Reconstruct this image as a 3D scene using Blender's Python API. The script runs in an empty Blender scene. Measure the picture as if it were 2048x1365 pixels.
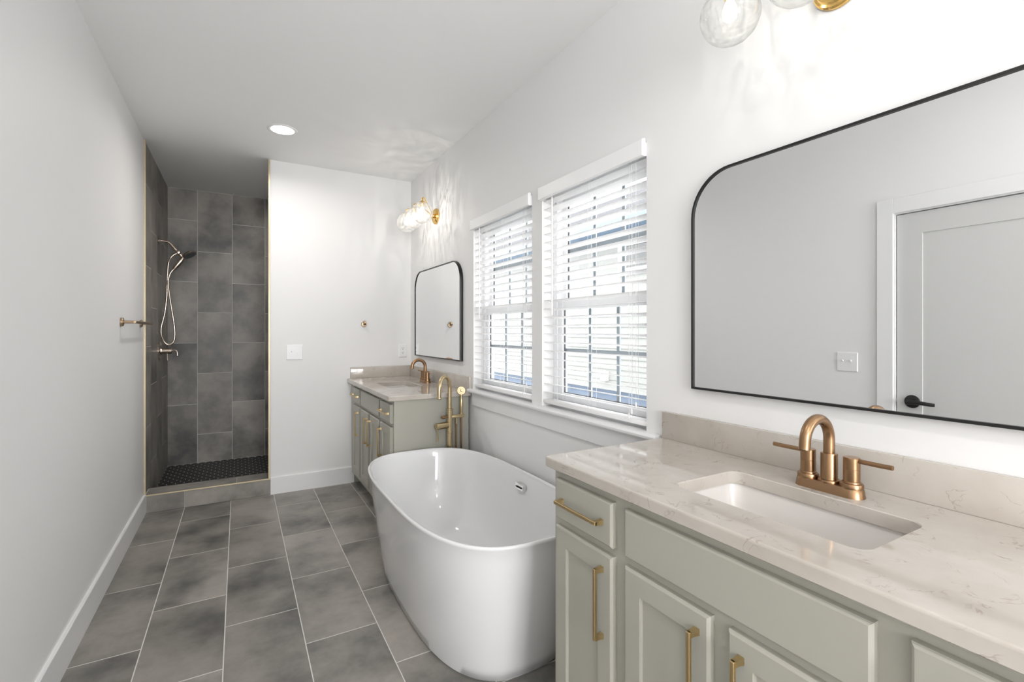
import bpy, bmesh, math, random
from mathutils import Vector, Matrix
random.seed(7)
PI = math.pi
S = bpy.context.scene
C = S.collection

# ------------------------------------------------------------------ camera
W_, H_ = 2048, 1365
F_PX = 957.04
YAW = math.radians(29.7276)          # turned right of +Y
cam_d = bpy.data.cameras.new('camera')
cam = bpy.data.objects.new('camera', cam_d)
C.objects.link(cam)
cam_d.sensor_fit = 'HORIZONTAL'
cam_d.sensor_width = 36.0
cam_d.lens = 36.0 * F_PX / W_
cam_d.shift_x = 0.0
cam_d.shift_y = -(H_ / 2 - 663.0) / W_
cam_d.clip_start = 0.02
cam_d.clip_end = 200
cam.location = (0, 0, 1.34)
cam.rotation_euler = (PI / 2, 0, -YAW)
S.camera = cam

# ------------------------------------------------------------------ view, world, exposure
S.view_settings.view_transform = 'Standard'
S.view_settings.look = 'None'
S.view_settings.exposure = 0.53
S.view_settings.gamma = 1.0
S.view_settings.use_curve_mapping = False
S.cycles.use_denoising = True
S.cycles.max_bounces = 9
S.cycles.diffuse_bounces = 5
S.cycles.glossy_bounces = 4
S.cycles.transparent_max_bounces = 12
S.cycles.transmission_bounces = 4
S.cycles.sample_clamp_indirect = 4.0
S.cycles.caustics_reflective = False
S.cycles.caustics_refractive = False
S.cycles.use_adaptive_sampling = True
S.cycles.adaptive_threshold = 0.02

wd = bpy.data.worlds.new('overcast_sky')
S.world = wd
wd.use_nodes = True
bg = wd.node_tree.nodes['Background']
bg.inputs[0].default_value = (0.955, 0.945, 0.955, 1)
bg.inputs[1].default_value = 4.6

def lamp(name, kind, loc, energy, color=(1, 1, 1), rot=(0, 0, 0), **kw):
    d = bpy.data.lights.new(name, kind)
    d.energy = energy
    d.color = color
    for k, v in kw.items():
        setattr(d, k, v)
    o = bpy.data.objects.new(name, d)
    o.location = loc
    o.rotation_euler = rot
    C.objects.link(o)
    return o

CANS = [(0.266, 3.70), (0.266, 0.68), (0.266, -1.0), (0.70, 5.06)]  # only the first is in view; the rest are unseen, added for brightness
for (cx_, cy_), pw_ in zip(CANS, (5.5, 2.0, 6, 3.5)):
    lamp('recessed_light_beam', 'AREA', (cx_, cy_, 2.738), pw_, (1, 0.97, 0.93), shape='DISK', size=0.14, spread=math.radians(165))

# fill light added at the unseen, made-up window behind the camera
lamp('added_fill_behind', 'AREA', (0.25, -2.76, 1.45), 72, (0.97, 0.98, 1.0), rot=(PI / 2, 0, 0), shape='RECTANGLE', size=1.4, size_y=1.7)

# ------------------------------------------------------------------ materials
def hexc(r, g, b):
    f = lambda c: (c / 255 / 12.92) if c / 255 <= 0.04045 else ((c / 255 + 0.055) / 1.055) ** 2.4
    return (f(r), f(g), f(b), 1)

def new_mat(name):
    m = bpy.data.materials.new(name)
    m.use_nodes = True
    nt = m.node_tree
    b = nt.nodes['Principled BSDF']
    return m, nt, b

def mat(name, col, rough=0.5, metal=0.0, spec=0.5, coat=0.0, bump=None, var=None):
    m, nt, b = new_mat(name)
    b.inputs['Base Color'].default_value = (*col[:3], 1)
    b.inputs['Roughness'].default_value = rough
    b.inputs['Metallic'].default_value = metal
    b.inputs['Specular IOR Level'].default_value = spec
    b.inputs['Coat Weight'].default_value = coat
    tc = nt.nodes.new('ShaderNodeTexCoord')
    if bump:
        n = nt.nodes.new('ShaderNodeTexNoise')
        n.inputs['Scale'].default_value = bump[0]
        n.inputs['Detail'].default_value = 3
        bp = nt.nodes.new('ShaderNodeBump')
        bp.inputs['Strength'].default_value = bump[1]
        bp.inputs['Distance'].default_value = bump[2] if len(bump) > 2 else 0.002
        nt.links.new(tc.outputs['Object'], n.inputs['Vector'])
        nt.links.new(n.outputs['Fac'], bp.inputs['Height'])
        nt.links.new(bp.outputs['Normal'], b.inputs['Normal'])
    if var:
        n = nt.nodes.new('ShaderNodeTexNoise')
        n.inputs['Scale'].default_value = var[0]
        n.inputs['Detail'].default_value = 4
        mx = nt.nodes.new('ShaderNodeMixRGB')
        mx.inputs[1].default_value = (*[c * (1 - var[1]) for c in col[:3]], 1)
        mx.inputs[2].default_value = (*[min(1, c * (1 + var[1])) for c in col[:3]], 1)
        nt.links.new(tc.outputs['Object'], n.inputs['Vector'])
        nt.links.new(n.outputs['Fac'], mx.inputs[0])
        nt.links.new(mx.outputs[0], b.inputs['Base Color'])
    return m

M = {}
M['wall'] = mat('white_wall_paint', (0.84, 0.836, 0.832), 0.55, spec=0.3, bump=(220, 0.06, 0.001))
M['ceil'] = mat('white_ceiling_paint', (0.90, 0.90, 0.895), 0.8, spec=0.2, bump=(160, 0.08, 0.001))
M['trim'] = mat('white_trim_paint', (0.84, 0.84, 0.84), 0.35, bump=(40, 0.02))
M['cab'] = mat('sage_grey_cabinet_paint', (0.41, 0.402, 0.345), 0.38, bump=(90, 0.02, 0.001))
M['door'] = mat('dimmed_white_door_paint', (0.62, 0.62, 0.61), 0.4, bump=(60, 0.02, 0.001))  # the door's weaker lighting is put into this greyer colour
M['acrylic'] = mat('glossy_white_acrylic', (0.80, 0.802, 0.805), 0.08, coat=0.4, bump=(3, 0.01, 0.002))
M['porcelain'] = mat('white_porcelain', (0.74, 0.71, 0.68), 0.28, bump=(3, 0.01, 0.001))
M['plastic'] = mat('white_plastic', (0.85, 0.85, 0.85), 0.3, bump=(30, 0.01))
M['blind'] = mat('white_faux_wood', (0.92, 0.92, 0.92), 0.35, bump=(60, 0.02, 0.001))
M['vinyl'] = mat('white_vinyl', (0.85, 0.86, 0.87), 0.35, bump=(30, 0.01))
M['muntin'] = mat('shaded_white_grille', (0.34, 0.40, 0.44), 0.5, bump=(30, 0.01))  # white grille; its shade against the bright outside is put into the colour
M['gasket'] = mat('dark_glazing_gasket', (0.09, 0.10, 0.11), 0.6, bump=(30, 0.01))
M['black'] = mat('matte_black_metal', (0.012, 0.012, 0.012), 0.35, spec=0.4, bump=(200, 0.02, 0.0005))
M['dark'] = mat('dark_slot', (0.015, 0.015, 0.015), 0.7, bump=(30, 0.01))
M['chrome'] = mat('chrome', (0.8, 0.8, 0.81), 0.08, metal=1, bump=(30, 0.005))
M['mirror'] = mat('mirror_silver', (0.90, 0.91, 0.915), 0.0, metal=1)
M['grout'] = mat('light_grout', (0.66, 0.65, 0.62), 0.9, bump=(400, 0.1, 0.0006))
M['hexgrout'] = mat('grey_grout', (0.62, 0.61, 0.58), 0.9, bump=(400, 0.1, 0.0006))
M['hextile'] = mat('black_porcelain_hexagon', (0.010, 0.010, 0.011), 0.45, spec=0.3, bump=(40, 0.05, 0.001))
M['cord'] = mat('white_cord', (0.8, 0.8, 0.8), 0.7, bump=(500, 0.1, 0.0005))

def brushed(name, col, rough, scale=(45, 45, 1.5)):
    m, nt, b = new_mat(name)
    b.inputs['Base Color'].default_value = (*col, 1)
    b.inputs['Metallic'].default_value = 1
    tc = nt.nodes.new('ShaderNodeTexCoord')
    mp = nt.nodes.new('ShaderNodeMapping')
    mp.inputs['Scale'].default_value = scale
    n = nt.nodes.new('ShaderNodeTexNoise')
    n.inputs['Scale'].default_value = 6
    rr = nt.nodes.new('ShaderNodeMapRange')
    rr.inputs['To Min'].default_value = rough - 0.01
    rr.inputs['To Max'].default_value = rough + 0.015
    nt.links.new(tc.outputs['Object'], mp.inputs['Vector'])
    nt.links.new(mp.outputs[0], n.inputs['Vector'])
    nt.links.new(n.outputs['Fac'], rr.inputs['Value'])
    nt.links.new(rr.outputs[0], b.inputs['Roughness'])
    return m
M['bronze'] = brushed('brushed_bronze', (0.345, 0.212, 0.118), 0.30)
M['gold'] = brushed('champagne_gold', (0.60, 0.48, 0.29), 0.25)
M['pull'] = brushed('brushed_brass_pull', (0.62, 0.47, 0.25), 0.3)
M['polgold'] = brushed('polished_gold', (0.85, 0.55, 0.18), 0.12)
M['brasstrim'] = brushed('satin_brass_edge', (0.52, 0.45, 0.31), 0.45)
M['nickel'] = brushed('warm_brushed_nickel', (0.62, 0.53, 0.45), 0.22)
M['antique'] = brushed('aged_bronze', (0.42, 0.31, 0.21), 0.3)

def tile_mat():
    m, nt, b = new_mat('charcoal_concrete_tile')
    L = nt.links.new
    at = nt.nodes.new('ShaderNodeAttribute'); at.attribute_name = 'tint'
    tc = nt.nodes.new('ShaderNodeTexCoord')
    mul = nt.nodes.new('ShaderNodeMath'); mul.operation = 'MULTIPLY'; mul.inputs[1].default_value = 37.0
    L(at.outputs['Fac'], mul.inputs[0])
    def noise(scale, detail, rough, w):
        n = nt.nodes.new('ShaderNodeTexNoise'); n.noise_dimensions = '4D'
        n.inputs['Scale'].default_value = scale; n.inputs['Detail'].default_value = detail
        n.inputs['Roughness'].default_value = rough
        L(tc.outputs['Object'], n.inputs['Vector'])
        if w: L(mul.outputs[0], n.inputs['W'])
        return n
    n1 = noise(2.5, 5, 0.58, True)
    n2 = noise(26, 4, 0.6, True)
    n3 = noise(140, 2, 0.6, False)
    r1 = nt.nodes.new('ShaderNodeValToRGB')
    r1.color_ramp.elements[0].position = 0.32; r1.color_ramp.elements[0].color = (0.100, 0.097, 0.093, 1)
    r1.color_ramp.elements[1].position = 0.55; r1.color_ramp.elements[1].color = (0.31, 0.29, 0.262, 1)
    e = r1.color_ramp.elements.new(0.75); e.color = (0.39, 0.36, 0.32, 1)
    L(n1.outputs['Fac'], r1.inputs[0])
    mr = nt.nodes.new('ShaderNodeMapRange'); mr.inputs['To Min'].default_value = 0.82; mr.inputs['To Max'].default_value = 1.18
    L(n2.outputs['Fac'], mr.inputs['Value'])
    mt = nt.nodes.new('ShaderNodeMapRange'); mt.inputs['To Min'].default_value = 0.86; mt.inputs['To Max'].default_value = 1.12
    L(at.outputs['Fac'], mt.inputs['Value'])
    mm = nt.nodes.new('ShaderNodeMath'); mm.operation = 'MULTIPLY'
    L(mr.outputs[0], mm.inputs[0]); L(mt.outputs[0], mm.inputs[1])
    vm = nt.nodes.new('ShaderNodeVectorMath'); vm.operation = 'SCALE'
    L(r1.outputs[0], vm.inputs[0]); L(mm.outputs[0], vm.inputs['Scale'])
    L(vm.outputs[0], b.inputs['Base Color'])
    rr = nt.nodes.new('ShaderNodeMapRange'); rr.inputs['To Min'].default_value = 0.34; rr.inputs['To Max'].default_value = 0.52
    L(n2.outputs['Fac'], rr.inputs['Value']); L(rr.outputs[0], b.inputs['Roughness'])
    bp = nt.nodes.new('ShaderNodeBump'); bp.inputs['Strength'].default_value = 0.05; bp.inputs['Distance'].default_value = 0.001
    L(n3.outputs['Fac'], bp.inputs['Height']); L(bp.outputs[0], b.inputs['Normal'])
    return m
M['tile'] = tile_mat()

def quartz_mat():
    m, nt, b = new_mat('cream_veined_quartz')
    L = nt.links.new
    tc = nt.nodes.new('ShaderNodeTexCoord')
    def noise(scale, detail, rough, dist=0):
        n = nt.nodes.new('ShaderNodeTexNoise')
        n.inputs['Scale'].default_value = scale; n.inputs['Detail'].default_value = detail
        n.inputs['Roughness'].default_value = rough; n.inputs['Distortion'].default_value = dist
        L(tc.outputs['Object'], n.inputs['Vector']); return n
    base = noise(5, 5, 0.6)
    r0 = nt.nodes.new('ShaderNodeValToRGB')
    r0.color_ramp.elements[0].position = 0.35; r0.color_ramp.elements[0].color = (0.49, 0.445, 0.392, 1)
    r0.color_ramp.elements[1].position = 0.65; r0.color_ramp.elements[1].color = (0.565, 0.525, 0.475, 1)
    L(base.outputs['Fac'], r0.inputs[0])
    # thin broken veins: a narrow band of a distorted noise, masked by a second one
    v = noise(9, 4, 0.55, 1.6)
    sub = nt.nodes.new('ShaderNodeMath'); sub.operation = 'SUBTRACT'; sub.inputs[1].default_value = 0.5
    ab = nt.nodes.new('ShaderNodeMath'); ab.operation = 'ABSOLUTE'
    L(v.outputs['Fac'], sub.inputs[0]); L(sub.outputs[0], ab.inputs[0])
    rv = nt.nodes.new('ShaderNodeMapRange'); rv.inputs['From Min'].default_value = 0.0; rv.inputs['From Max'].default_value = 0.017
    rv.inputs['To Min'].default_value = 1; rv.inputs['To Max'].default_value = 0
    L(ab.outputs[0], rv.inputs['Value'])
    mk = noise(16, 3, 0.5)
    rm = nt.nodes.new('ShaderNodeMapRange'); rm.inputs['From Min'].default_value = 0.51; rm.inputs['From Max'].default_value = 0.63
    L(mk.outputs['Fac'], rm.inputs['Value'])
    mu = nt.nodes.new('ShaderNodeMath'); mu.operation = 'MULTIPLY'
    L(rv.outputs[0], mu.inputs[0]); L(rm.outputs[0], mu.inputs[1])
    mu2 = nt.nodes.new('ShaderNodeMath'); mu2.operation = 'MULTIPLY'; mu2.inputs[1].default_value = 0.55
    L(mu.outputs[0], mu2.inputs[0])
    mx = nt.nodes.new('ShaderNodeMixRGB'); mx.inputs[2].default_value = (0.27, 0.21, 0.155, 1)
    L(mu2.outputs[0], mx.inputs[0]); L(r0.outputs[0], mx.inputs[1])
    L(mx.outputs[0], b.inputs['Base Color'])
    b.inputs['Roughness'].default_value = 0.05
    b.inputs['Specular IOR Level'].default_value = 0.5
    return m
M['quartz'] = quartz_mat()

def glass_mat(name, tint, gloss, bump=None, milk=0.0, glow=0.0):
    """thin glass: see-through with a Fresnel sheen, the same for every ray"""
    m = bpy.data.materials.new(name); m.use_nodes = True
    nt = m.node_tree; nt.nodes.clear(); L = nt.links.new
    out = nt.nodes.new('ShaderNodeOutputMaterial')
    tr = nt.nodes.new('ShaderNodeBsdfTransparent'); tr.inputs[0].default_value = (*tint, 1)
    gl = nt.nodes.new('ShaderNodeBsdfGlossy'); gl.inputs['Roughness'].default_value = 0.03
    lw = nt.nodes.new('ShaderNodeLayerWeight'); lw.inputs[0].default_value = 0.5
    pw = nt.nodes.new('ShaderNodeMath'); pw.operation = 'POWER'; pw.inputs[1].default_value = gloss[0]
    fr = nt.nodes.new('ShaderNodeMath'); fr.operation = 'MULTIPLY_ADD'; fr.inputs[1].default_value = gloss[1]; fr.inputs[2].default_value = 0.03
    L(lw.outputs['Facing'], pw.inputs[0]); L(pw.outputs[0], fr.inputs[0])
    td = nt.nodes.new('ShaderNodeMixRGB'); td.inputs[1].default_value = (*tint, 1); td.inputs[2].default_value = (*[c * gloss[2] for c in tint], 1)
    L(pw.outputs[0], td.inputs[0]); L(td.outputs[0], tr.inputs[0])
    mx = nt.nodes.new('ShaderNodeMixShader')
    L(fr.outputs[0], mx.inputs[0]); L(tr.outputs[0], mx.inputs[1]); L(gl.outputs[0], mx.inputs[2])
    last = mx
    if bump:
        tc = nt.nodes.new('ShaderNodeTexCoord')
        mp = nt.nodes.new('ShaderNodeMapping'); mp.inputs['Scale'].default_value = bump[0]
        mp.inputs['Rotation'].default_value = (0.5, 0.3, 0)
        n = nt.nodes.new('ShaderNodeTexNoise'); n.inputs['Scale'].default_value = bump[1]; n.inputs['Detail'].default_value = 1
        n.inputs['Distortion'].default_value = 0.6
        bp = nt.nodes.new('ShaderNodeBump'); bp.inputs['Strength'].default_value = bump[2]; bp.inputs['Distance'].default_value = 0.01
        L(tc.outputs['Object'], mp.inputs[0]); L(mp.outputs[0], n.inputs['Vector']); L(n.outputs['Fac'], bp.inputs['Height'])
        L(bp.outputs[0], lw.inputs['Normal']); L(bp.outputs[0], gl.inputs['Normal'])
    if milk:
        df = nt.nodes.new('ShaderNodeBsdfTranslucent'); df.inputs[0].default_value = (0.95, 0.95, 0.93, 1)
        m2 = nt.nodes.new('ShaderNodeMixShader'); m2.inputs[0].default_value = milk
        L(last.outputs[0], m2.inputs[1]); L(df.outputs[0], m2.inputs[2]); last = m2
    L(last.outputs[0], out.inputs[0])
    return m
M['pane'] = glass_mat('window_glass', (0.97, 0.97, 0.97), (4.0, 0.5, 0.95))
M['globe'] = glass_mat('rippled_clear_glass', (0.97, 0.975, 0.97), (2.2, 0.5, 0.5), ((1, 1, 3.0), 10, 1.0), 0.12)

def emit_mat(name, col, strength, see=0.0):
    m = bpy.data.materials.new(name); m.use_nodes = True
    nt = m.node_tree; nt.nodes.clear(); L = nt.links.new
    out = nt.nodes.new('ShaderNodeOutputMaterial')
    em = nt.nodes.new('ShaderNodeEmission'); em.inputs[0].default_value = (*col, 1); em.inputs[1].default_value = strength
    if see:
        tr = nt.nodes.new('ShaderNodeBsdfTransparent')
        mx = nt.nodes.new('ShaderNodeMixShader'); mx.inputs[0].default_value = see
        L(em.outputs[0], mx.inputs[1]); L(tr.outputs[0], mx.inputs[2]); L(mx.outputs[0], out.inputs[0])
    else:
        L(em.outputs[0], out.inputs[0])
    return m
M['lens'] = emit_mat('lit_diffuser', (1, 0.98, 0.95), 6)
M['bulb'] = emit_mat('lit_bulb', (1, 0.95, 0.88), 6, 0.5)

# ------------------------------------------------------------------ mesh helpers
def ident(p): return p

class MB:
    """collects shapes and links them as one mesh object; slot = material index"""
    def __init__(self):
        self.bm = bmesh.new()
        self.tint = None
    def _new(self, fs, slot):
        for f in fs: f.material_index = slot
    def loft(self, rings, cap0=True, cap1=True, closed=True, loop=False, slot=0):
        bm = self.bm
        vr = [[bm.verts.new(p) for p in r] for r in rings]
        n = len(vr[0]); fs = []
        pairs = list(zip(vr[:-1], vr[1:]))
        if loop: pairs.append((vr[-1], vr[0]))
        for a, b in pairs:
            for i in range(n if closed else n - 1):
                j = (i + 1) % n
                fs.append(bm.faces.new((a[i], a[j], b[j], b[i])))
        if not loop:
            if cap0: fs.append(bm.faces.new(list(reversed(vr[0]))))
            if cap1: fs.append(bm.faces.new(vr[-1]))
        self._new(fs, slot)
        return vr
    def box(self, x0, x1, y0, y1, z0, z1, bev=0.0, slot=0, seg=1):
        t = bmesh.new()
        bmesh.ops.create_cube(t, size=1)
        for v in t.verts:
            v.co = ((x0 + x1) / 2 + v.co.x * (x1 - x0), (y0 + y1) / 2 + v.co.y * (y1 - y0), (z0 + z1) / 2 + v.co.z * (z1 - z0))
        if bev: bmesh.ops.bevel(t, geom=t.edges[:], offset=bev, segments=seg, profile=0.5, affect='EDGES')
        self.merge(t, slot); return self
    def merge(self, t, slot=0, mx=None):
        vm = {}
        for v in t.verts: vm[v] = self.bm.verts.new(mx @ v.co if mx else v.co)
        for f in t.faces:
            nf = self.bm.faces.new([vm[v] for v in f.verts]); nf.material_index = slot
        t.free()
    def lathe(self, prof, org, axis=(0, 0, 1), n=32, slot=0, cap0=True, cap1=True):
        """prof: (radius, distance along axis) pairs"""
        q = Vector((0, 0, 1)).rotation_difference(Vector(axis).normalized())
        org = Vector(org); rings = []
        for r, h in prof:
            rings.append([org + q @ Vector((r * math.cos(2 * PI * i / n), r * math.sin(2 * PI * i / n), h)) for i in range(n)])
        self.loft(rings, cap0, cap1, slot=slot); return self
    def cyl(self, a, b, r, n=24, bev=0.0, slot=0):
        a, b = Vector(a), Vector(b); L = (b - a).length
        e = min(bev, r * 0.5, L * 0.4)
        prof = [(r, 0), (r, L)] if not e else [(r - e, 0), (r, e), (r, L - e), (r - e, L)]
        return self.lathe(prof, a, b - a, n, slot)
    def tube(self, pts, r, n=16, slot=0, cap=True):
        pts = [Vector(p) for p in pts]
        rs = r if isinstance(r, (list, tuple)) else [r] * len(pts)
        rings = []; prev = None
        for i, p in enumerate(pts):
            t = (pts[min(i + 1, len(pts) - 1)] - pts[max(i - 1, 0)]).normalized()
            if prev is None:
                u = t.orthogonal().normalized()
            else:
                u = (prev - t * prev.dot(t)).normalized()
            prev = u; w = t.cross(u)
            rings.append([p + (u * math.cos(2 * PI * k / n) + w * math.sin(2 * PI * k / n)) * rs[i] for k in range(n)])
        self.loft(rings, cap, cap, slot=slot); return self
    def rect_loft(self, f, u0, u1, v0, v1, steps, slot=0, cap0=True, cap1=True):
        """f(u,v,w) -> point; steps: (inset, w)"""
        rings = [[f(u0 + i, v0 + i, w), f(u1 - i, v0 + i, w), f(u1 - i, v1 - i, w), f(u0 + i, v1 - i, w)] for i, w in steps]
        self.loft(rings, cap0, cap1, slot=slot); return self
    def build(self, name, mats, parent=None, smooth=True, origin=None, angle=32):
        bmesh.ops.recalc_face_normals(self.bm, faces=self.bm.faces[:])
        me = bpy.data.meshes.new(name)
        if origin is not None:
            for v in self.bm.verts: v.co -= Vector(origin)
        elif parent is not None:
            loc = world_loc(parent)
            for v in self.bm.verts: v.co -= loc
        self.bm.to_mesh(me); self.bm.free()
        for m in (mats if isinstance(mats, (list, tuple)) else [mats]): me.materials.append(m)
        if smooth:
            me.polygons.foreach_set('use_smooth', [True] * len(me.polygons))
            me.set_sharp_from_angle(angle=math.radians(angle))
        o = bpy.data.objects.new(name, me); C.objects.link(o)
        if origin is not None: o.location = origin
        if parent is not None: o.parent = parent
        return o

def world_loc(o):
    v = Vector(o.location)
    while o.parent is not None:
        o = o.parent; v += Vector(o.location)
    return v

def thing(name, label, cat, loc=(0, 0, 0), group=None):
    o = bpy.data.objects.new(name, None); C.objects.link(o)
    o.empty_display_size = 0.05
    o.location = loc; o['label'] = label; o['category'] = cat
    if group: o['group'] = group
    return o
def tag(o, label, cat, group=None):
    o['label'] = label; o['category'] = cat
    if group: o['group'] = group
    return o
def struct(name, mb, mats, parent=None, smooth=False):
    o = mb.build(name, mats, parent, smooth)
    if parent is None: o['kind'] = 'structure'
    return o
def sempty(name, loc):
    o = bpy.data.objects.new(name, None); C.objects.link(o); o.location = loc; o['kind'] = 'structure'; return o

def rrect(u0, u1, v0, v1, r, k=6):
    pts = []
    for cx, cy, a0 in ((u1 - r, v1 - r, 0), (u0 + r, v1 - r, 90), (u0 + r, v0 + r, 180), (u1 - r, v0 + r, 270)):
        for i in range(k + 1):
            a = math.radians(a0 + 90 * i / k); pts.append((cx + r * math.cos(a), cy + r * math.sin(a)))
    return pts

def arc(c, u, v, r, a0, a1, n=16):
    c, u, v = Vector(c), Vector(u), Vector(v)
    return [c + (u * math.cos(math.radians(a0 + (a1 - a0) * i / n)) + v * math.sin(math.radians(a0 + (a1 - a0) * i / n))) * r for i in range(n + 1)]

def smooth_path(pts, n=8):
    P = [Vector(p) for p in pts]; out = []
    for i in range(len(P) - 1):
        p0, p1, p2, p3 = P[max(i - 1, 0)], P[i], P[i + 1], P[min(i + 2, len(P) - 1)]
        for k in range(n):
            t = k / n
            out.append(0.5 * ((2 * p1) + (-p0 + p2) * t + (2 * p0 - 5 * p1 + 4 * p2 - p3) * t * t + (-p0 + 3 * p1 - 3 * p2 + p3) * t ** 3))
    out.append(P[-1]); return out

# ------------------------------------------------------------------ dimensions
XL, XR = -0.606, 1.412
YF, YB = 4.396, -2.6
ZC = 2.75
YS = 5.72            # shower back wall
XSR = 1.10           # shower right wall
SX = 0.222           # end of the far wall = shower opening
WY = [(1.391, 2.148), (2.249, 3.011)]
WZ0, WZ1 = 0.945, 2.095

# ------------------------------------------------------------------ tiles as geometry
def tiled(name, f, u0, u1, v0, v1, uj, vj, uw=0.305, vh=0.61, gap=0.0042, lift=0.0005, thick=0.008, back=True, swap_parity=0, extra=None):
    """tile columns start at uj + k*uw; in even columns the joints sit at vj + k*vh, in odd ones half a tile further. f(u,v,w)->point, w = out of surface"""
    mb = MB(); bm = mb.bm
    tl = bm.faces.layers.float.new('tint')
    def quad(a, b, c, d, slot, t):
        fc = bm.faces.new([bm.verts.new(p) for p in (a, b, c, d)]); fc.material_index = slot; fc[tl] = t
    # grout slab
    rings = [[f(u0, v0, w), f(u1, v0, w), f(u1, v1, w), f(u0, v1, w)] for w in (-thick, 0)]
    mb.loft(rings, slot=1)
    k0 = math.floor((u0 - uj) / uw) - 1
    k = k0
    g = gap / 2
    while uj + k * uw < u1:
        a, b = max(u0, uj + k * uw), min(u1, uj + (k + 1) * uw)
        if b - a > 0.012:
            off = vj + (vh / 2 if (k + swap_parity) % 2 else 0)
            j = math.floor((v0 - off) / vh) - 1
            while off + j * vh < v1:
                c, d = max(v0, off + j * vh), min(v1, off + (j + 1) * vh)
                if d - c > 0.012:
                    t = random.random()
                    aa, bb, cc, dd = a + g, b - g, c + g, d - g
                    e = 0.0008
                    lo = [f(aa, cc, 0), f(bb, cc, 0), f(bb, dd, 0), f(aa, dd, 0)]
                    hi = [f(aa + e, cc + e, lift), f(bb - e, cc + e, lift), f(bb - e, dd - e, lift), f(aa + e, dd - e, lift)]
                    vl = [bm.verts.new(p) for p in lo]; vh_ = [bm.verts.new(p) for p in hi]
                    fs = [bm.faces.new(vh_)] + [bm.faces.new((vl[i], vl[(i + 1) % 4], vh_[(i + 1) % 4], vh_[i])) for i in range(4)]
                    for q in fs: q.material_index = 0; q[tl] = t
                j += 1
        k += 1
    return mb, tl

# ------------------------------------------------------------------ setting
# floor: columns run along Y; joints X = -0.357 + k*0.305, ends Y = 2.525 + k*0.614 in the first column
mb, _ = tiled('floor', lambda u, v, w: Vector((u, v, w - 0.0005)), XL - 0.05, XR + 0.02, YB, YF + 0.03, -0.357 - 0.303, 2.525, uw=0.303, vh=0.614, thick=0.05)
struct('floor', mb, [M['tile'], M['grout']])

mb = MB(); mb.box(XL - 0.12, XR + 0.14, YB - 0.1, YS + 0.12, ZC, ZC + 0.1)
struct('ceiling', mb, M['ceil'])

DY0, DY1, DZ = 0.555, 1.342, 2.033          # door opening in the left wall
mb = MB()
T = 0.11
mb.box(XL - T, XL, DY1 + 0.02, YF + 0.002, 0, ZC)
mb.box(XL - T, XL, YB, DY0 - 0.02, 0, ZC)
mb.box(XL - T, XL, DY0 - 0.02, DY1 + 0.02, DZ + 0.02, ZC)
struct('wall_left', mb, M['wall'])

mb = MB()
X2 = XR + 0.145
mb.box(XR, X2, YB, YF + 0.12, 0, WZ0 - 0.03)
mb.box(XR, X2, YB, YF + 0.12, WZ1, ZC)
mb.box(XR, X2, YB, WY[0][0], WZ0 - 0.03, WZ1)
mb.box(XR, X2, WY[0][1], WY[1][0], WZ0 - 0.03, WZ1)
mb.box(XR, X2, WY[1][1], YF + 0.12, WZ0 - 0.03, WZ1)
struct('wall_right', mb, M['wall'])

mb = MB(); mb.box(SX, XR, YF, YF + 0.12, 0, ZC)
struct('wall_far', mb, M['wall'])
BX0, BX1, BZ0, BZ1 = -0.45, 0.95, 0.60, 2.30       # unseen window added in the back wall to bring in fill light
mb = MB(); mb.box(XL - T, BX0, YB - 0.1, YB, 0, ZC); mb.box(BX1, X2, YB - 0.1, YB, 0, ZC)
mb.box(BX0, BX1, YB - 0.1, YB, 0, BZ0); mb.box(BX0, BX1, YB - 0.1, YB, BZ1, ZC)
struct('wall_back', mb, M['wall'])

# shower
mb, _ = tiled('wall_shower_back', lambda u, v, w: Vector((u, YS - w, v)), XL, XSR, 0.0, ZC, -0.359 - 0.3005, 0.0, uw=0.3005, vh=0.611, swap_parity=1 if False else 0, thick=0.03)
struct('wall_shower_back', mb, [M['tile'], M['grout']])
mb, _ = tiled('wall_shower_left', lambda u, v, w: Vector((XL + 0.004 + w, u, v)), YF + 0.004, YS, 0.0, ZC, YF, 0.0, uw=0.302, vh=0.611, thick=0.03)
struct('wall_shower_left', mb, [M['tile'], M['grout']])
mb, _ = tiled('wall_shower_right', lambda u, v, w: Vector((XSR - w, u, v)), YF + 0.13, YS, 0.0, ZC, YF, 0.0, uw=0.302, vh=0.611, thick=0.03)
struct('wall_shower_right', mb, [M['tile'], M['grout']])
mb, _ = tiled('wall_shower_front', lambda u, v, w: Vector((u, YF + 0.124 + w, v)), SX, XSR, 0.0, ZC, SX, 0.0, uw=0.302, vh=0.611, thick=0.004)
struct('wall_shower_front', mb, [M['tile'], M['grout']])

# shower floor: two inch black hexagons, one mesh
mb = MB()
mb.box(XL, XSR, YF + 0.12, YS, -0.02, 0.022, slot=1)
px = 0.0625; py = px * math.sqrt(3) / 2; R = px / math.sqrt(3) - 0.0022
row = 0; y = YF + 0.15
while y < YS + 0.01:
    x = XL + 0.006 + (px / 2 if row % 2 else 0)
    while x < XSR - 0.03:
        ring = lambda r, z: [Vector((x + r * math.cos(math.radians(30 + 60 * i)), y + r * math.sin(math.radians(30 + 60 * i)), z)) for i in range(6)]
        mb.loft([ring(R, 0.0215), ring(R, 0.0224), ring(R - 0.0006, 0.0226)], cap0=False)
        x += px
    y += py; row += 1
struct('floor_shower', mb, [M['hextile'], M['hexgrout']])

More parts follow.
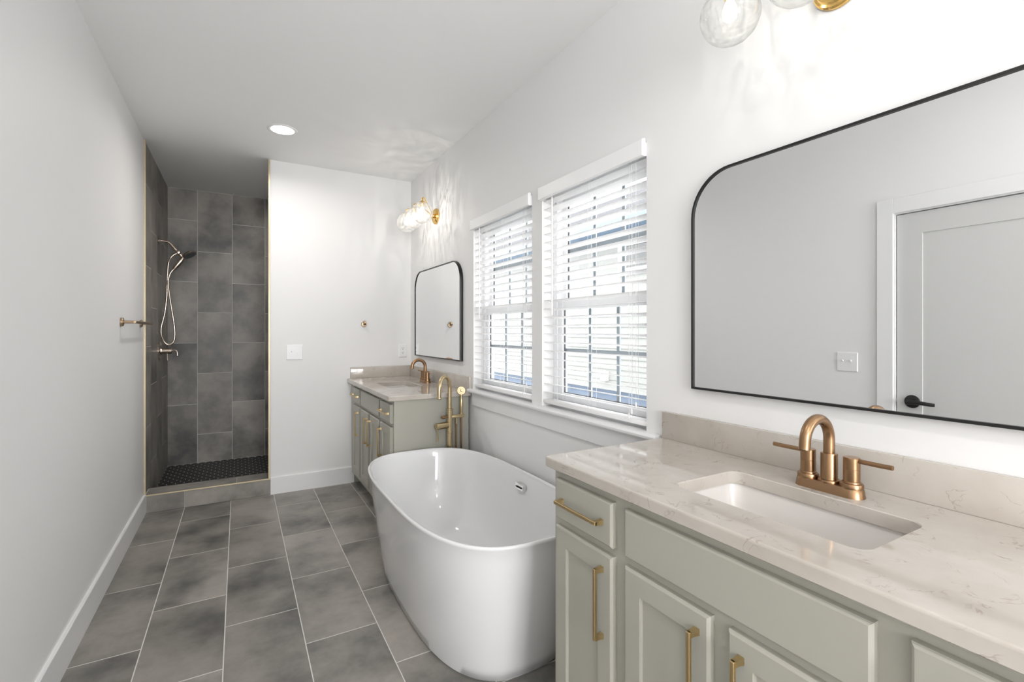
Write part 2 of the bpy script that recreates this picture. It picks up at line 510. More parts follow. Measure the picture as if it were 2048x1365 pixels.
# curb
CY0, CY1, CZ = YF - 0.012, YF + 0.17, 0.134
mb = MB()
mb.box(XL + 0.001, SX + 0.12, CY0 + 0.006, CY1, 0, CZ - 0.003, slot=1)
bm = mb.bm; tl = bm.faces.layers.float.new('tint')
def tl_box(x0, x1, y0, y1, z0, z1, t):
    n0 = set(bm.faces)
    mb.box(x0, x1, y0, y1, z0, z1, bev=0.0008)
    for f in bm.faces:
        if f not in n0: f[tl] = t
for a, b, t in ((XL + 0.017, -0.3585, 0.2), (-0.3555, SX + 0.004, 0.55)):
    tl_box(a, b, CY0, CY0 + 0.008, 0.002, CZ - 0.008, t)
for a, b, t in ((XL + 0.012, -0.0165, 0.9), (-0.0135, SX + 0.12, 0.8)):
    tl_box(a, b, CY0 + 0.006, CY1 + 0.004, CZ - 0.008, CZ, t)
curb = struct('trim_1', mb, [M['tile'], M['grout']])
mb = MB(); mb.box(XL + 0.004, SX + 0.002, CY0 - 0.004, CY0 + 0.007, CZ - 0.009, CZ + 0.002, bev=0.0015, seg=2)
struct('curb_edge_strip', mb, M['brasstrim'], curb)
mb = MB(); mb.box(XL - 0.001, XL + 0.0125, YF - 0.009, YF + 0.004, CZ - 0.004, ZC, bev=0.0012, seg=2)
struct('trim_2', mb, M['brasstrim'])
mb = MB(); mb.box(SX - 0.012, SX + 0.002, YF - 0.006, YF + 0.006, CZ, ZC, bev=0.0012, seg=2)
mb.box(SX - 0.008, SX + 0.004, YF + 0.004, YF + 0.128, CZ, ZC, slot=1)
struct('trim_3', mb, [M['brasstrim'], M['tile']])

# baseboards
def baseboard(name, f, a, b, h=0.14):
    mb = MB()
    prof = [(0.0, 0), (0.014, 0), (0.014, h - 0.004), (0.011, h), (0.0, h)]
    mb.loft([[f(a, d, z) for d, z in prof], [f(b, d, z) for d, z in prof]])
    return struct(name, mb, M['trim'])
baseboard('baseboard_left', lambda u, d, z: Vector((XL + d, u, z)), 1.43, YF - 0.012)
baseboard('baseboard_far', lambda u, d, z: Vector((u, YF - d, z)), SX + 0.004, XR)
baseboard('baseboard_right', lambda u, d, z: Vector((XR - d, u, z)), 1.275, 3.05)

# window stool and apron
mb = MB()
ring = lambda y: [Vector((XR + 0.08, y, 0.915)), Vector((XR - 0.030, y, 0.915)), Vector((XR - 0.036, y, 0.922)), Vector((XR - 0.037, y, 0.931)), Vector((XR - 0.032, y, 0.939)), Vector((XR - 0.02, y, 0.941)), Vector((XR + 0.08, y, 0.941))]
mb.loft([ring(WY[0][0] + 0.001), ring(WY[0][1] - 0.001)]) if False else None
y0s, y1s = 1.312, 3.047
r2 = lambda y: [Vector((XR - 0.001, y, 0.915)), Vector((XR - 0.030, y, 0.915)), Vector((XR - 0.036, y, 0.922)), Vector((XR - 0.037, y, 0.931)), Vector((XR - 0.032, y, 0.939)), Vector((XR - 0.02, y, 0.941)), Vector((XR - 0.001, y, 0.941))]
mb.loft([r2(y0s), r2(y1s)])
for a, b in WY: mb.box(XR - 0.001, XR + 0.08, a + 0.0005, b - 0.0005, 0.9155, 0.941)
struct('trim_4', mb, M['trim'], smooth=True)
mb = MB(); mb.box(XR - 0.013, XR, 1.345, 3.012, 0.830, 0.915, bev=0.002)
struct('trim_5', mb, M['trim'])

# ------------------------------------------------------------------ windows
def window(idx, y0, y1):
    root = sempty('window_%d' % idx, (XR + 0.08, (y0 + y1) / 2, WZ0))
    F0, F1 = XR + 0.075, XR + 0.145
    z0, z1 = 0.941, WZ1
    e = 0.033
    mb = MB()
    mb.box(F0, F1, y0, y0 + e, z0, z1, bev=0.002); mb.box(F0, F1, y1 - e, y1, z0, z1, bev=0.002)
    mb.box(F0, F1, y0 + e, y1 - e, z0, z0 + 0.03, bev=0.002); mb.box(F0, F1, y0 + e, y1 - e, z1 - e, z1, bev=0.002)
    mb.build('window_frame', M['vinyl'], root)
    a, b = y0 + e, y1 - e
    def sash(name, x0, x1, s0, s1, st):
        mb = MB()
        mb.box(x0, x1, a, a + st, s0, s1, bev=0.003); mb.box(x0, x1, b - st, b, s0, s1, bev=0.003)
        mb.box(x0, x1, a + st, b - st, s0, s0 + st, bev=0.003); mb.box(x0, x1, a + st, b - st, s1 - st, s1, bev=0.003)
        sh = mb.build(name, M['vinyl'], root)
        ga, gb, g0, g1 = a + st, b - st, s0 + st, s1 - st
        mb = MB(); q = 0.006
        xm = (x0 + x1) / 2
        mb.box(xm - 0.004, xm + 0.004, ga, ga + q, g0, g1); mb.box(xm - 0.004, xm + 0.004, gb - q, gb, g0, g1)
        mb.box(xm - 0.004, xm + 0.004, ga + q, gb - q, g0, g0 + q * .6); mb.box(xm - 0.004, xm + 0.004, ga + q, gb - q, g1 - q * .6, g1)
        mb.build('gasket', M['gasket'], sh, smooth=False)
        mb = MB(); mb.box(xm - 0.0015, xm + 0.0015, ga + 0.001, gb - 0.001, g0 + 0.001, g1 - 0.001)
        mb.build('glass_pane', M['pane'], sh, smooth=False)
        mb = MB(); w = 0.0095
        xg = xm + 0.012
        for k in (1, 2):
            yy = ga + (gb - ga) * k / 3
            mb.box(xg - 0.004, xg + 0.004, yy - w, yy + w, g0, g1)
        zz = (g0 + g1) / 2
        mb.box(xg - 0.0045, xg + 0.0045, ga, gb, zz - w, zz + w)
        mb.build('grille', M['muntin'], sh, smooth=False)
        return sh, xm
    sash('lower_sash', XR + 0.082, XR + 0.107, 0.972, 1.508, 0.042)
    sash('upper_sash', XR + 0.112, XR + 0.137, 1.478, WZ1 - 0.033, 0.036)
    return root
w1 = window(1, *WY[0]); w2 = window(2, *WY[1])

r3 = sempty('window_3', ((BX0 + BX1) / 2, YB - 0.05, BZ0))  # out of view, added as a source of fill light
mb = MB()
for a, b, c, d in ((BX0, BX0 + 0.05, BZ0, BZ1), (BX1 - 0.05, BX1, BZ0, BZ1), (BX0 + 0.05, BX1 - 0.05, BZ0, BZ0 + 0.05), (BX0 + 0.05, BX1 - 0.05, BZ1 - 0.05, BZ1), (0.23, 0.27, BZ0 + 0.05, BZ1 - 0.05)):
    mb.box(a, b, YB - 0.09, YB - 0.03, c, d, bev=0.002)
mb.build('window_frame', M['vinyl'], r3, smooth=False)
mb = MB(); mb.box(BX0 + 0.05, 0.23, YB - 0.063, YB - 0.06, BZ0 + 0.05, BZ1 - 0.05); mb.box(0.27, BX1 - 0.05, YB - 0.063, YB - 0.06, BZ0 + 0.05, BZ1 - 0.05)
mb.build('glass_pane', M['pane'], r3, smooth=False)

# ------------------------------------------------------------------ blinds
def blind(y0, y1, label, tassels):
    ym = (y0 + y1) / 2
    root = thing('window_blind', label, 'blind', (XR + 0.035, ym, 0.96), 'white slat blinds in the two windows')
    mb = MB()      # valance with returns, on the room side of the opening
    mb.rect_loft(lambda u, v, w: Vector((XR - w, u, v)), y0 - 0.004, y1 + 0.004, 2.036, 2.106, [(0, 0.010), (0, 0.020), (0.004, 0.026)])
    mb.box(XR - 0.012, XR + 0.03, y0 + 0.001, y0 + 0.009, 2.040, 2.093); mb.box(XR - 0.012, XR + 0.03, y1 - 0.009, y1 - 0.001, 2.040, 2.093)
    mb.build('valance', M['blind'], root)
    mb = MB(); mb.box(XR + 0.004, XR + 0.056, y0 + 0.012, y1 - 0.012, 2.050, 2.092, bev=0.002)
    mb.build('headrail', M['blind'], root)
    # slats: curved 50 mm slats, window edge a little lower
    tilt = math.radians(9.5); pitch = 0.0442; mb = MB()
    xc = XR + 0.033; z = 2.030
    n = 0
    while z > 0.995:
        pts = []
        for k in range(5):
            s = -0.0253 + 0.0506 * k / 4
            bow = 0.0018 * (1 - (s / 0.0253) ** 2)
            pts.append((s, bow + 0.0013))
        for k in range(4, -1, -1):
            s = -0.0253 + 0.0506 * k / 4
            bow = 0.0018 * (1 - (s / 0.0253) ** 2)
            pts.append((s, bow - 0.0013))
        rr = lambda y: [Vector((xc + s * math.cos(tilt) + h * math.sin(tilt), y, z - s * math.sin(tilt) + h * math.cos(tilt))) for s, h in pts]
        mb.loft([rr(y0 + 0.006), rr(y1 - 0.006)])
        z -= pitch; n += 1
    mb.build('slats', M['blind'], root)
    mb = MB(); mb.box(xc - 0.027, xc + 0.027, y0 + 0.006, y1 - 0.006, 0.958, 0.978, bev=0.003, seg=2)
    mb.build('bottom_rail', M['blind'], root)
    mb = MB()
    L = y1 - y0
    for fy in (0.14, 0.5, 0.86):
        for dx in (-0.0262, 0.0262):
            y = y0 + L * fy
            mb.cyl((xc + dx, y, 0.978), (xc + dx, y, 2.05), 0.0007, 6)
        mb.cyl((xc, y + 0.006, 0.978), (xc, y + 0.006, 2.05), 0.0007, 6)
    mb.build('ladder_cords', M['cord'], root)
    mb = MB()      # lift cords by the near side, ending in knots
    for dy, zb in ((0.085, 1.02), (0.10, 1.0), (0.06, 1.05)):
        mb.cyl((XR + 0.0015, y0 + dy, zb), (XR + 0.0015, y0 + dy, 2.06), 0.0008, 6)
    mb.build('lift_cords', M['cord'], root)
    for dy, zb in ((0.085, 1.02), (0.10, 1.0), (0.06, 1.05)):
        mb = MB(); mb.lathe([(0.002, 0), (0.0045, 0.004), (0.004, 0.02), (0.0015, 0.026)], (XR + 0.0015, y0 + dy, zb - 0.026), n=10)
        mb.build('cord_tassel', M['plastic'], root)
    mb = MB(); mb.cyl((XR - 0.001, y1 - 0.095, 1.425), (XR - 0.001, y1 - 0.095, 2.045), 0.0045, 8, bev=0.001)
    mb.build('tilt_wand', M['plastic'], root)
    return root
blind(*WY[0], 'white slat blind in the nearer window, right of the white pier between the windows', 3)
blind(*WY[1], 'white slat blind in the farther window, beside the small far mirror', 3)

# ------------------------------------------------------------------ door in the left wall (seen in the big mirror)
dr = sempty('door_1', (XL, (DY0 + DY1) / 2, 0))
mb = MB()
fx = lambda u, v, w: Vector((XL - 0.012 + w, u, v))
ya, yb = DY0 + 0.003, DY1 - 0.004
# slab with one tall recessed panel
mb.rect_loft(fx, ya, yb, 0.012, DZ - 0.004, [(0, -0.035), (0, -0.001), (0.001, 0), (0.122, 0), (0.1235, -0.006), (0.135, -0.006)], cap0=True, cap1=True)
mb.build('door_panel', M['door'], dr, smooth=False)
mb = MB()
mb.box(XL - 0.11, XL + 0.0, DY1, DY1 + 0.02, 0, DZ + 0.02); mb.box(XL - 0.11, XL, DY0 - 0.02, DY0, 0, DZ + 0.02)
mb.box(XL - 0.11, XL, DY0, DY1, DZ, DZ + 0.02)
mb.build('door_jamb', M['trim'], dr, smooth=False)
mb = MB()
mb.box(XL, XL + 0.016, DY1 + 0.004, DY1 + 0.088, 0, DZ + 0.095, bev=0.002); mb.box(XL, XL + 0.016, DY0 - 0.088, DY0 - 0.004, 0, DZ + 0.095, bev=0.002)
mb.box(XL, XL + 0.016, DY0 - 0.004, DY1 + 0.004, DZ + 0.006, DZ + 0.095, bev=0.002)
mb.build('door_casing', M['trim'], dr, smooth=False)
mb = MB()
hy, hz = 1.262, 0.931
mb.lathe([(0.036, 0), (0.038, 0.003), (0.036, 0.008), (0.026, 0.013), (0.014, 0.016), (0.013, 0.045)], (XL - 0.012, hy, hz), (1, 0, 0), 32)
lev = smooth_path([(XL + 0.036, hy + 0.010, hz), (XL + 0.038, hy - 0.01, hz + 0.001), (XL + 0.040, hy - 0.05, hz + 0.001), (XL + 0.036, hy - 0.10, hz - 0.003), (XL + 0.032, hy - 0.118, hz - 0.004)], 5)
mb.tube(lev, [0.0145 - 0.0055 * i / (len(lev) - 1) for i in range(len(lev))], 14)
mb.lathe([(0.007, 0), (0.007, 0.004), (0.005, 0.006)], (XL + 0.045, hy, hz), (1, 0, 0), 16)
mb.build('door_handle', M['black'], dr)
mb = MB(); mb.box(XL - 0.016, XL - 0.0115, DY1 - 0.0045, DY1 - 0.0003, hz - 0.01, hz + 0.012)
mb.build('latch', M['chrome'], dr, smooth=False)
# dark panel closing the opening behind the door slab
mb = MB(); mb.box(XL - 0.14, XL - 0.112, DY0 - 0.03, DY1 + 0.03, 0, DZ + 0.04)
mb.build('door_backing', M['dark'], dr, smooth=False)

# ------------------------------------------------------------------ vanities
SH = 0.0225
def front(f, y0, y1, z0, z1, shaker, name, parent):
    mb = MB(); t = 0.019
    st = [(0, 0), (0, t - 0.006), (0.002, t - 0.003), (0.006, t)]
    if shaker: st += [(0.056, t), (0.0566, t - 0.002), (0.0590, t - 0.003), (0.0596, t - 0.0075), (0.064, t - 0.0075)]
    mb.rect_loft(lambda u, v, w: Vector((f - w, u, v)), y0, y1, z0, z1, st)
    return mb.build(name, M['cab'], parent, smooth=False)

def pull(x, y0, y1, z0, z1, parent, vertical):
    """square bar pull between two flared feet, standing 30 mm off x"""
    mb = MB(); w = 0.005; o = 0.030
    if vertical:
        yc = (y0 + y1) / 2
        mb.box(x - o, x - o + 0.0085, yc - w, yc + w, z0, z1, bev=0.0012)
        for a, b in ((z0, z0 + 0.012), (z1 - 0.012, z1)):
            mb.rect_loft(lambda u, v, q: Vector((x - q, u, v)), yc - w - 0.001, yc + w + 0.001, a, b, [(-0.0015, 0), (-0.0008, 0.004), (0, 0.012), (0, o - 0.004)])
    else:
        zc = (z0 + z1) / 2
        mb.box(x - o, x - o + 0.0085, y0, y1, zc - w, zc + w, bev=0.0012)
        for a, b in ((y0, y0 + 0.012), (y1 - 0.012, y1)):
            mb.rect_loft(lambda u, v, q: Vector((x - q, u, v)), a, b, zc - w - 0.001, zc + w + 0.001, [(-0.0015, 0), (-0.0008, 0.004), (0, 0.012), (0, o - 0.004)])
    return mb.build('handle', M['pull'], parent)

def vanity(yc, xf, zt, y_lo, y_hi, label, group):
    """xf: face-frame front; zt: top of the counter; yc: centre of the fronts"""
    root = thing('vanity_cabinet', label, 'cabinet', ((xf + XR) / 2, (y_lo + y_hi) / 2, 0), group)
    zb = zt - 0.034
    mb = MB()
    mb.box(xf, xf + 0.019, y_lo, y_hi, 0.10, zb)                              # face frame
    mb.box(xf + 0.019, XR - 0.016, y_lo, y_lo + 0.016, 0.0, zb); mb.box(xf + 0.019, XR - 0.016, y_hi - 0.016, y_hi, 0.0, zb)
    mb.box(xf + 0.019, XR - 0.016, y_lo + 0.016, y_hi - 0.016, 0.10, 0.116)
    mb.build('body', M['cab'], root, smooth=False)
    mb = MB(); mb.box(xf + 0.072, xf + 0.084, y_lo + 0.016, y_hi - 0.016, 0.0, 0.10)
    mb.build('toe_kick', M['cab'], root, smooth=False)
    T0, T1 = zt - 0.184, zt - 0.060      # drawer row
    B1, B0 = zt - 0.207, 0.145           # door row
    cols = [(0.329, 0.591), ]
    for sgn in (1, -1):
        a, b = sorted((yc + sgn * 0.329, yc + sgn * 0.591))
        d = front(xf, a, b, T0, T1, False, 'drawer', root)
        pull(xf - 0.019, (a + b) / 2 - 0.098, (a + b) / 2 + 0.098, zt - 0.127, zt - 0.117, d, False)
        d = front(xf, a, b, B0, B1, True, 'door', root)
        ph = yc + sgn * (0.329 + 0.038)
        pull(xf - 0.019, ph - 0.005, ph + 0.005, zt - 0.441, zt - 0.246, d, True)
        a, b = sorted((yc + sgn * 0.022, yc + sgn * 0.281))
        d = front(xf, a, b, B0, B1, True, 'door', root)
        ph = yc + sgn * (0.022 + 0.031)
        pull(xf - 0.019, ph - 0.005, ph + 0.005, zt - 0.441, zt - 0.246, d, True)
    front(xf, yc - 0.281, yc + 0.281, T0, T1, False, 'false_drawer_front', root)
    return root

def counter(xf, zt, y_lo, y_hi, cut, label, side_splash):
    root = thing('countertop', label, 'countertop', ((xf + XR) / 2, (y_lo + y_hi) / 2, zt - 0.034), 'veined quartz countertops')
    t = 0.033
    mb = MB()
    cx0, cx1, cy0, cy1 = cut
    def o(i, z, r): return [Vector((u, v, z)) for u, v in rrect(xf + i, XR - 0.001, y_lo + i, y_hi - i, r)]
    def n(i, z, r): return [Vector((u, v, z)) for u, v in rrect(cx0 - i, cx1 + i, cy0 - i, cy1 + i, r)]
    R0 = 0.012
    rings = [o(0.006, zt - t, R0), o(0.003, zt - t, R0), o(0, zt - t + 0.003, R0), o(0, zt - t + 0.005, R0), o(0, zt - 0.006, R0), o(0, zt - 0.004, R0), o(0.0012, zt - 0.0012, R0), o(0.004, zt, R0), o(0.007, zt, R0),
             n(0.004, zt, 0.036), n(0.002, zt, 0.034), n(0, zt - 0.002, 0.032), n(0, zt - 0.004, 0.032), n(0, zt - t, 0.032), n(0.004, zt - t, 0.036)]
    mb.loft(rings, loop=True)
    mb.build('slab', M['quartz'], root, angle=40)
    mb = MB()
    mb.box(XR - 0.0205, XR - 0.0005, y_lo + 0.002, y_hi - (0.021 if side_splash else 0.002), zt, zt + 0.099, bev=0.002, seg=2)
    o = mb.build('backsplash', M['quartz'], origin=(XR - 0.01, (y_lo + y_hi) / 2, zt))
    tag(o, 'low quartz backsplash on the window wall behind the ' + ('far corner sink' if side_splash else 'foreground sink'), 'backsplash', 'quartz backsplashes')
    if side_splash:
        mb = MB(); mb.box(xf + 0.028, XR - 0.0005, y_hi - 0.020, y_hi - 0.0005, zt, zt + 0.099, bev=0.002, seg=2)
        o = mb.build('backsplash', M['quartz'], origin=((xf + XR) / 2, y_hi - 0.01, zt))
        tag(o, 'low quartz splash on the far wall beside the corner sink, below the outlet', 'backsplash', 'quartz backsplashes')
    return root

def sink(cut, zt, label):
    x0, x1, y0, y1 = cut
    root = thing('sink', label, 'sink', ((x0 + x1) / 2, (y0 + y1) / 2, zt - 0.20), 'white undermount sinks')
    mb = MB()
    def r(i, z, rad): return [Vector((u, v, z)) for u, v in rrect(x0 - 0.008 + i, x1 + 0.008 - i, y0 - 0.008 + i, y1 + 0.008 - i, rad)]
    zz = zt - 0.034
    rings = [r(-0.012, zz - 0.012, 0.05), r(-0.012, zz, 0.05), r(0, zz, 0.04), r(0.002, zz - 0.006, 0.04), r(0.008, zz - 0.07, 0.045), r(0.018, zz - 0.115, 0.05),
             r(0.045, zz - 0.132, 0.05), r(0.09, zz - 0.137, 0.04), r(0.105, zz - 0.138, 0.025)]
    mb.loft(rings, cap0=False, cap1=True)
    outer = [r(-0.012, zz - 0.012, 0.05), r(0.0, zz - 0.07, 0.05), r(0.02, zz - 0.145, 0.06), r(0.10, zz - 0.152, 0.03)]
    mb.loft(outer, cap0=False, cap1=True)
    mb.build('basin', M['porcelain'], root, angle=60)
    mb = MB(); c = ((x0 + x1) / 2, (y0 + y1) / 2, zz - 0.1385)
    mb.lathe([(0.022, 0), (0.022, 0.002), (0.019, 0.003), (0.016, 0.001), (0.012, 0.001), (0.012, 0.006), (0.010, 0.008)], c, n=28)
    mb.build('drain', M['bronze'], root)
    return root

def faucet(x, y, z, label):
    root = thing('faucet', label, 'faucet', (x, y, z), 'brushed bronze sink faucets')
    mb = MB()      # deck plate: stadium with sloping sides
    def st(i, h): return [Vector((x + u, y + v, z + h)) for u, v in rrect(-0.0285 + i, 0.0285 - i, -0.080 + i, 0.080 - i, 0.0275 - i, 8)]
    mb.loft([st(0, 0), st(0.0005, 0.003), st(0.0035, 0.020), st(0.006, 0.0228)])
    mb.build('deck_plate', M['bronze'], root, angle=40)
    for sy in (-1, 1):
        yy = y + sy * 0.0515
        mb = MB()
        mb.lathe([(0.0245, 0.0205), (0.025, 0.030), (0.0235, 0.033), (0.0195, 0.034), (0.019, 0.037), (0.0178, 0.038), (0.0178, 0.066), (0.0172, 0.0665), (0.0172, 0.0675), (0.0178, 0.068), (0.0178, 0.094), (0.0165, 0.0955)], (x, yy, z), n=36)
        hd = mb.build('handle', M['bronze'], root)
        mb = MB()
        mb.tube(smooth_path([(x, yy + sy * 0.004, z + 0.089), (x - 0.003, yy + sy * 0.03, z + 0.0895), (x - 0.006, yy + sy * 0.06, z + 0.090), (x - 0.008, yy + sy * 0.088, z + 0.091)], 4), 0.0056, 14)
        mb.build('lever', M['bronze'], hd)
    mb = MB()
    mb.lathe([(0.0245, 0.0205), (0.025, 0.026), (0.0235, 0.029), (0.0195, 0.030), (0.0187, 0.034), (0.0187, 0.093), (0.0180, 0.095)], (x, y, z), n=36)
    mb.build('spout_collar', M['bronze'], root)
    mb = MB()
    R = 0.0545
    pts = [Vector((x, y, z + 0.09)), Vector((x, y, z + 0.115))] + arc((x - R, y, z + 0.130), (1, 0, 0), (0, 0, 1), R, 0, 180, 26) + [Vector((x - 2 * R - 0.001, y, z + 0.122)), Vector((x - 2 * R - 0.002, y, z + 0.116))]
    mb.tube(pts, 0.0127, 24)
    mb.build('spout', M['bronze'], root, angle=60)
    mb = MB(); mb.cyl((x - 2 * R - 0.002, y, z + 0.1155), (x - 2 * R - 0.002, y, z + 0.1175), 0.009, 20)
    mb.build('aerator', M['dark'], root)
    mb = MB(); mb.cyl((x + 0.021, y, z + 0.021), (x + 0.021, y, z + 0.055), 0.0025, 12); mb.cyl((x + 0.021, y, z + 0.055), (x + 0.021, y, z + 0.063), 0.005, 16, bev=0.001)
    mb.build('lift_rod', M['bronze'], root)
    return root

# near vanity (lower right)
NZ, FZ = 0.937, 0.923
NCUT = (0.992, 1.246, 0.438, 0.884)
FCUT = (0.962, 1.222, 3.49, 3.93)
vanity(0.655, 0.888, NZ, 0.040, 1.272, 'sage grey vanity cabinet in the right foreground with gold bar pulls', 'sage grey vanities with gold pulls')
vanity(3.672, 0.870, FZ, 3.058, YF - 0.001, 'sage grey vanity cabinet in the far corner beyond the bathtub', 'sage grey vanities with gold pulls')
counter(0.860, NZ, 0.016, 1.295, NCUT, 'cream veined quartz countertop in the right foreground with window reflections', False)
counter(0.829, FZ, 3.036, YF - 0.001, FCUT, 'cream quartz countertop in the far corner with splashes on two walls', True)
sink(NCUT, NZ, 'white rectangular undermount sink in the foreground countertop')
sink(FCUT, FZ, 'small white undermount sink in the far corner countertop')
faucet(1.300, 0.655, NZ, 'brushed bronze arched faucet with two levers on the foreground countertop')
faucet(1.318, 3.735, FZ, 'brushed bronze arched faucet on the far corner countertop under the small mirror')

# ------------------------------------------------------------------ mirrors
def mirror(y0, y1, z0, z1, rad, label):
    root = thing('wall_mirror', label, 'mirror', (XR, (y0 + y1) / 2, z0), 'black framed mirrors with rounded top corners')
    def outline(i, x, k=12):
        a, b, c, d = y0 + i, y1 - i, z0 + i, z1 - i; r = rad - i
        pts = [(a, c), (b, c)]
        for cx, cz, a0 in ((b - r, d - r, 0), (a + r, d - r, 90)):
            for j in range(k + 1):
                t = math.radians(a0 + 90 * j / k); pts.append((cx + r * math.cos(t), cz + r * math.sin(t)))
        return [Vector((x, u, v)) for u, v in pts]
    mb = MB(); w = 0.0075
    mb.loft([outline(0, XR - 0.0005), outline(0, XR - 0.0245), outline(0.0008, XR - 0.0255), outline(w, XR - 0.0255), outline(w, XR - 0.0005)], loop=True)
    mb.build('frame', M['black'], root, angle=50)
    mb = MB(); mb.loft([outline(w - 0.002, XR - 0.006), outline(w - 0.002, XR - 0.020)])
    mb.build('mirror_glass', M['mirror'], root, smooth=False)
mirror(0.156, 1.154, 1.137, 1.884, 0.150, 'large black framed mirror above the foreground vanity reflecting a door')
mirror(3.186, 4.214, 1.122, 1.867, 0.150, 'black framed mirror above the far corner vanity, left of the windows')

# ------------------------------------------------------------------ vanity lights
def globe_light(yc, zc, label, watts):
    root = thing('vanity_light', label, 'wall light', (XR, yc, zc), 'gold three globe wall lights')
    mb = MB()
    mb.lathe([(0.066, 0), (0.066, 0.010), (0.062, 0.015), (0.056, 0.017), (0.052, 0.023), (0.018, 0.026), (0.016, 0.034)], (XR, yc, zc), (-1, 0, 0), 40)
    mb.build('backplate', M['polgold'], root)
    xg = 1.222; zs = zc + 0.024
    mb = MB()
    mb.cyl((XR - 0.03, yc, zc), (XR - 0.05, yc, zc), 0.017, 20, bev=0.003)
    for k in (-1, 0, 1):
        y = yc + 0.197 * k
        mb.tube(smooth_path([(XR - 0.035, yc, zc + 0.002), (XR - 0.07, yc + 0.05 * k, zc + 0.028), (XR - 0.14, yc + 0.14 * k, zc + 0.068), (xg + 0.022, y - 0.012 * k, zc + 0.080), (xg + 0.004, y, zc + 0.077), (xg, y, zs + 0.030)], 5), 0.006, 12)
    mb.build('arm', M['polgold'], root)
    for k in (-1, 0, 1):
        y = yc + 0.197 * k
        mb = MB()
        mb.lathe([(0.006, 0.034), (0.012, 0.030), (0.019, 0.024), (0.0195, 0.004), (0.016, -0.012), (0.014, -0.014)], (xg, y, zs), n=24)
        mb.build('socket', M['polgold'], root)
        # ribbed swirled globe
        mb = MB(); c = Vector((xg, y, zc - 0.036)); ra, rb = 0.081, 0.081
        rings = []; nr, ns = 28, 96
        for i in range(nr + 1):
            th = math.radians(12 + 168 * i / nr)
            rings.append([])
            for j in range(ns):
                ph = 2 * PI * j / ns
                rip = 1 + (0.008 * math.sin(11 * ph + 3.4 * th + 0.8 * math.sin(3 * th + k)) + 0.006 * math.sin(5 * ph - 2 * th)) * math.sin(th)
                r = ra * math.sin(th) * rip
                rings[-1].append(c + Vector((r * math.cos(ph), r * math.sin(ph), rb * math.cos(th) * rip)))
        mb.loft(rings, cap0=False, cap1=True)
        mb.build('glass_globe', M['globe'], root, angle=80)
        mb = MB()
        mb.lathe([(0.006, 0.045), (0.010, 0.035), (0.018, 0.015), (0.021, 0.0), (0.018, -0.015), (0.010, -0.022), (0.003, -0.024)], (xg, y, zc - 0.030), n=20)
        mb.build('bulb', M['bulb'], root, angle=80)
        lo = lamp('globe_glow', 'POINT', (xg, y, zc - 0.03), watts, (1, 0.95, 0.88), shadow_soft_size=0.002)
        d = lo.data; d.use_nodes = True; nt = d.node_tree; L = nt.links.new
        em = nt.nodes['Emission']
        tc = nt.nodes.new('ShaderNodeNewGeometry'); mp = nt.nodes.new('ShaderNodeMapping')
        mp.inputs['Scale'].default_value = (1, 1, 0.13); mp.inputs['Location'].default_value = (k * 3.1 + yc, 0, 0)
        n = nt.nodes.new('ShaderNodeTexNoise'); n.inputs['Scale'].default_value = 7.5; n.inputs['Detail'].default_value = 1.0; n.inputs['Distortion'].default_value = 0.3
        mr = nt.nodes.new('ShaderNodeMapRange'); mr.inputs['From Min'].default_value = 0.40; mr.inputs['From Max'].default_value = 0.60
        mr.inputs['To Min'].default_value = 0.12; mr.inputs['To Max'].default_value = 2.1
        L(tc.outputs['Incoming'], mp.inputs[0]); L(mp.outputs[0], n.inputs['Vector']); L(n.outputs['Fac'], mr.inputs['Value']); L(mr.outputs[0], em.inputs['Strength'])
        lo.parent = root; lo.location = Vector(lo.location) - Vector(root.location)
globe_light(0.684, 2.282, 'gold wall light with clear globes above the large foreground mirror', 0.27)
globe_light(3.727, 2.285, 'gold wall light with three clear globes above the small far mirror', 0.7)

# ------------------------------------------------------------------ recessed lights
for i, (cx_, cy_) in enumerate(CANS):
    lab = ['round white recessed ceiling light in front of the shower', 'added unseen recessed ceiling light above the foreground vanity side', 'added unseen recessed ceiling light behind the camera', 'added unseen recessed ceiling light inside the tiled shower'][i]
    root = thing('recessed_light', lab, 'ceiling light', (cx_, cy_, ZC), 'round recessed ceiling lights')
    mb = MB()
    mb.loft([[Vector((cx_ + r * math.cos(2 * PI * k / 48), cy_ + r * math.sin(2 * PI * k / 48), z)) for k in range(48)] for r, z in ((0.099, ZC), (0.098, ZC - 0.004), (0.088, ZC - 0.007), (0.0755, ZC - 0.004), (0.0755, ZC))], loop=True)
    mb.build('trim_ring', M['plastic'], root, angle=60)
    mb = MB(); mb.lathe([(0.075, 0), (0.075, 0.003)], (cx_, cy_, ZC - 0.0035), n=40)
    mb.build('lens', M['lens'], root)

# ------------------------------------------------------------------ bathtub
def sup(cx, cy, b, a, n, z, N=96):
    out = []
    for i in range(N):
        t = 2 * PI * i / N; ct, st = math.cos(t), math.sin(t)
        out.append(Vector((cx + b * math.copysign(abs(ct) ** (2 / n), ct), cy + a * math.copysign(abs(st) ** (2 / n), st), z)))
    return out
TX, TY, TH = 0.990, 2.254, 0.566
tub = thing('bathtub', 'freestanding oval white bathtub standing on the dark tile floor', 'bathtub', (TX, TY, 0))
mb = MB()
rings = [sup(TX, TY, 0.302, 0.655, 2.9, 0.0), sup(TX, TY, 0.302, 0.655, 2.9, 0.008)]
for k in range(13):
    t = k / 12
    e = t ** 0.92
    rings.append(sup(TX, TY, 0.312 + (0.386 - 0.312) * e, 0.665 + (0.766 - 0.665) * e, 3.0 + 0.1 * t, 0.010 + (TH - 0.024 - 0.010) * t))
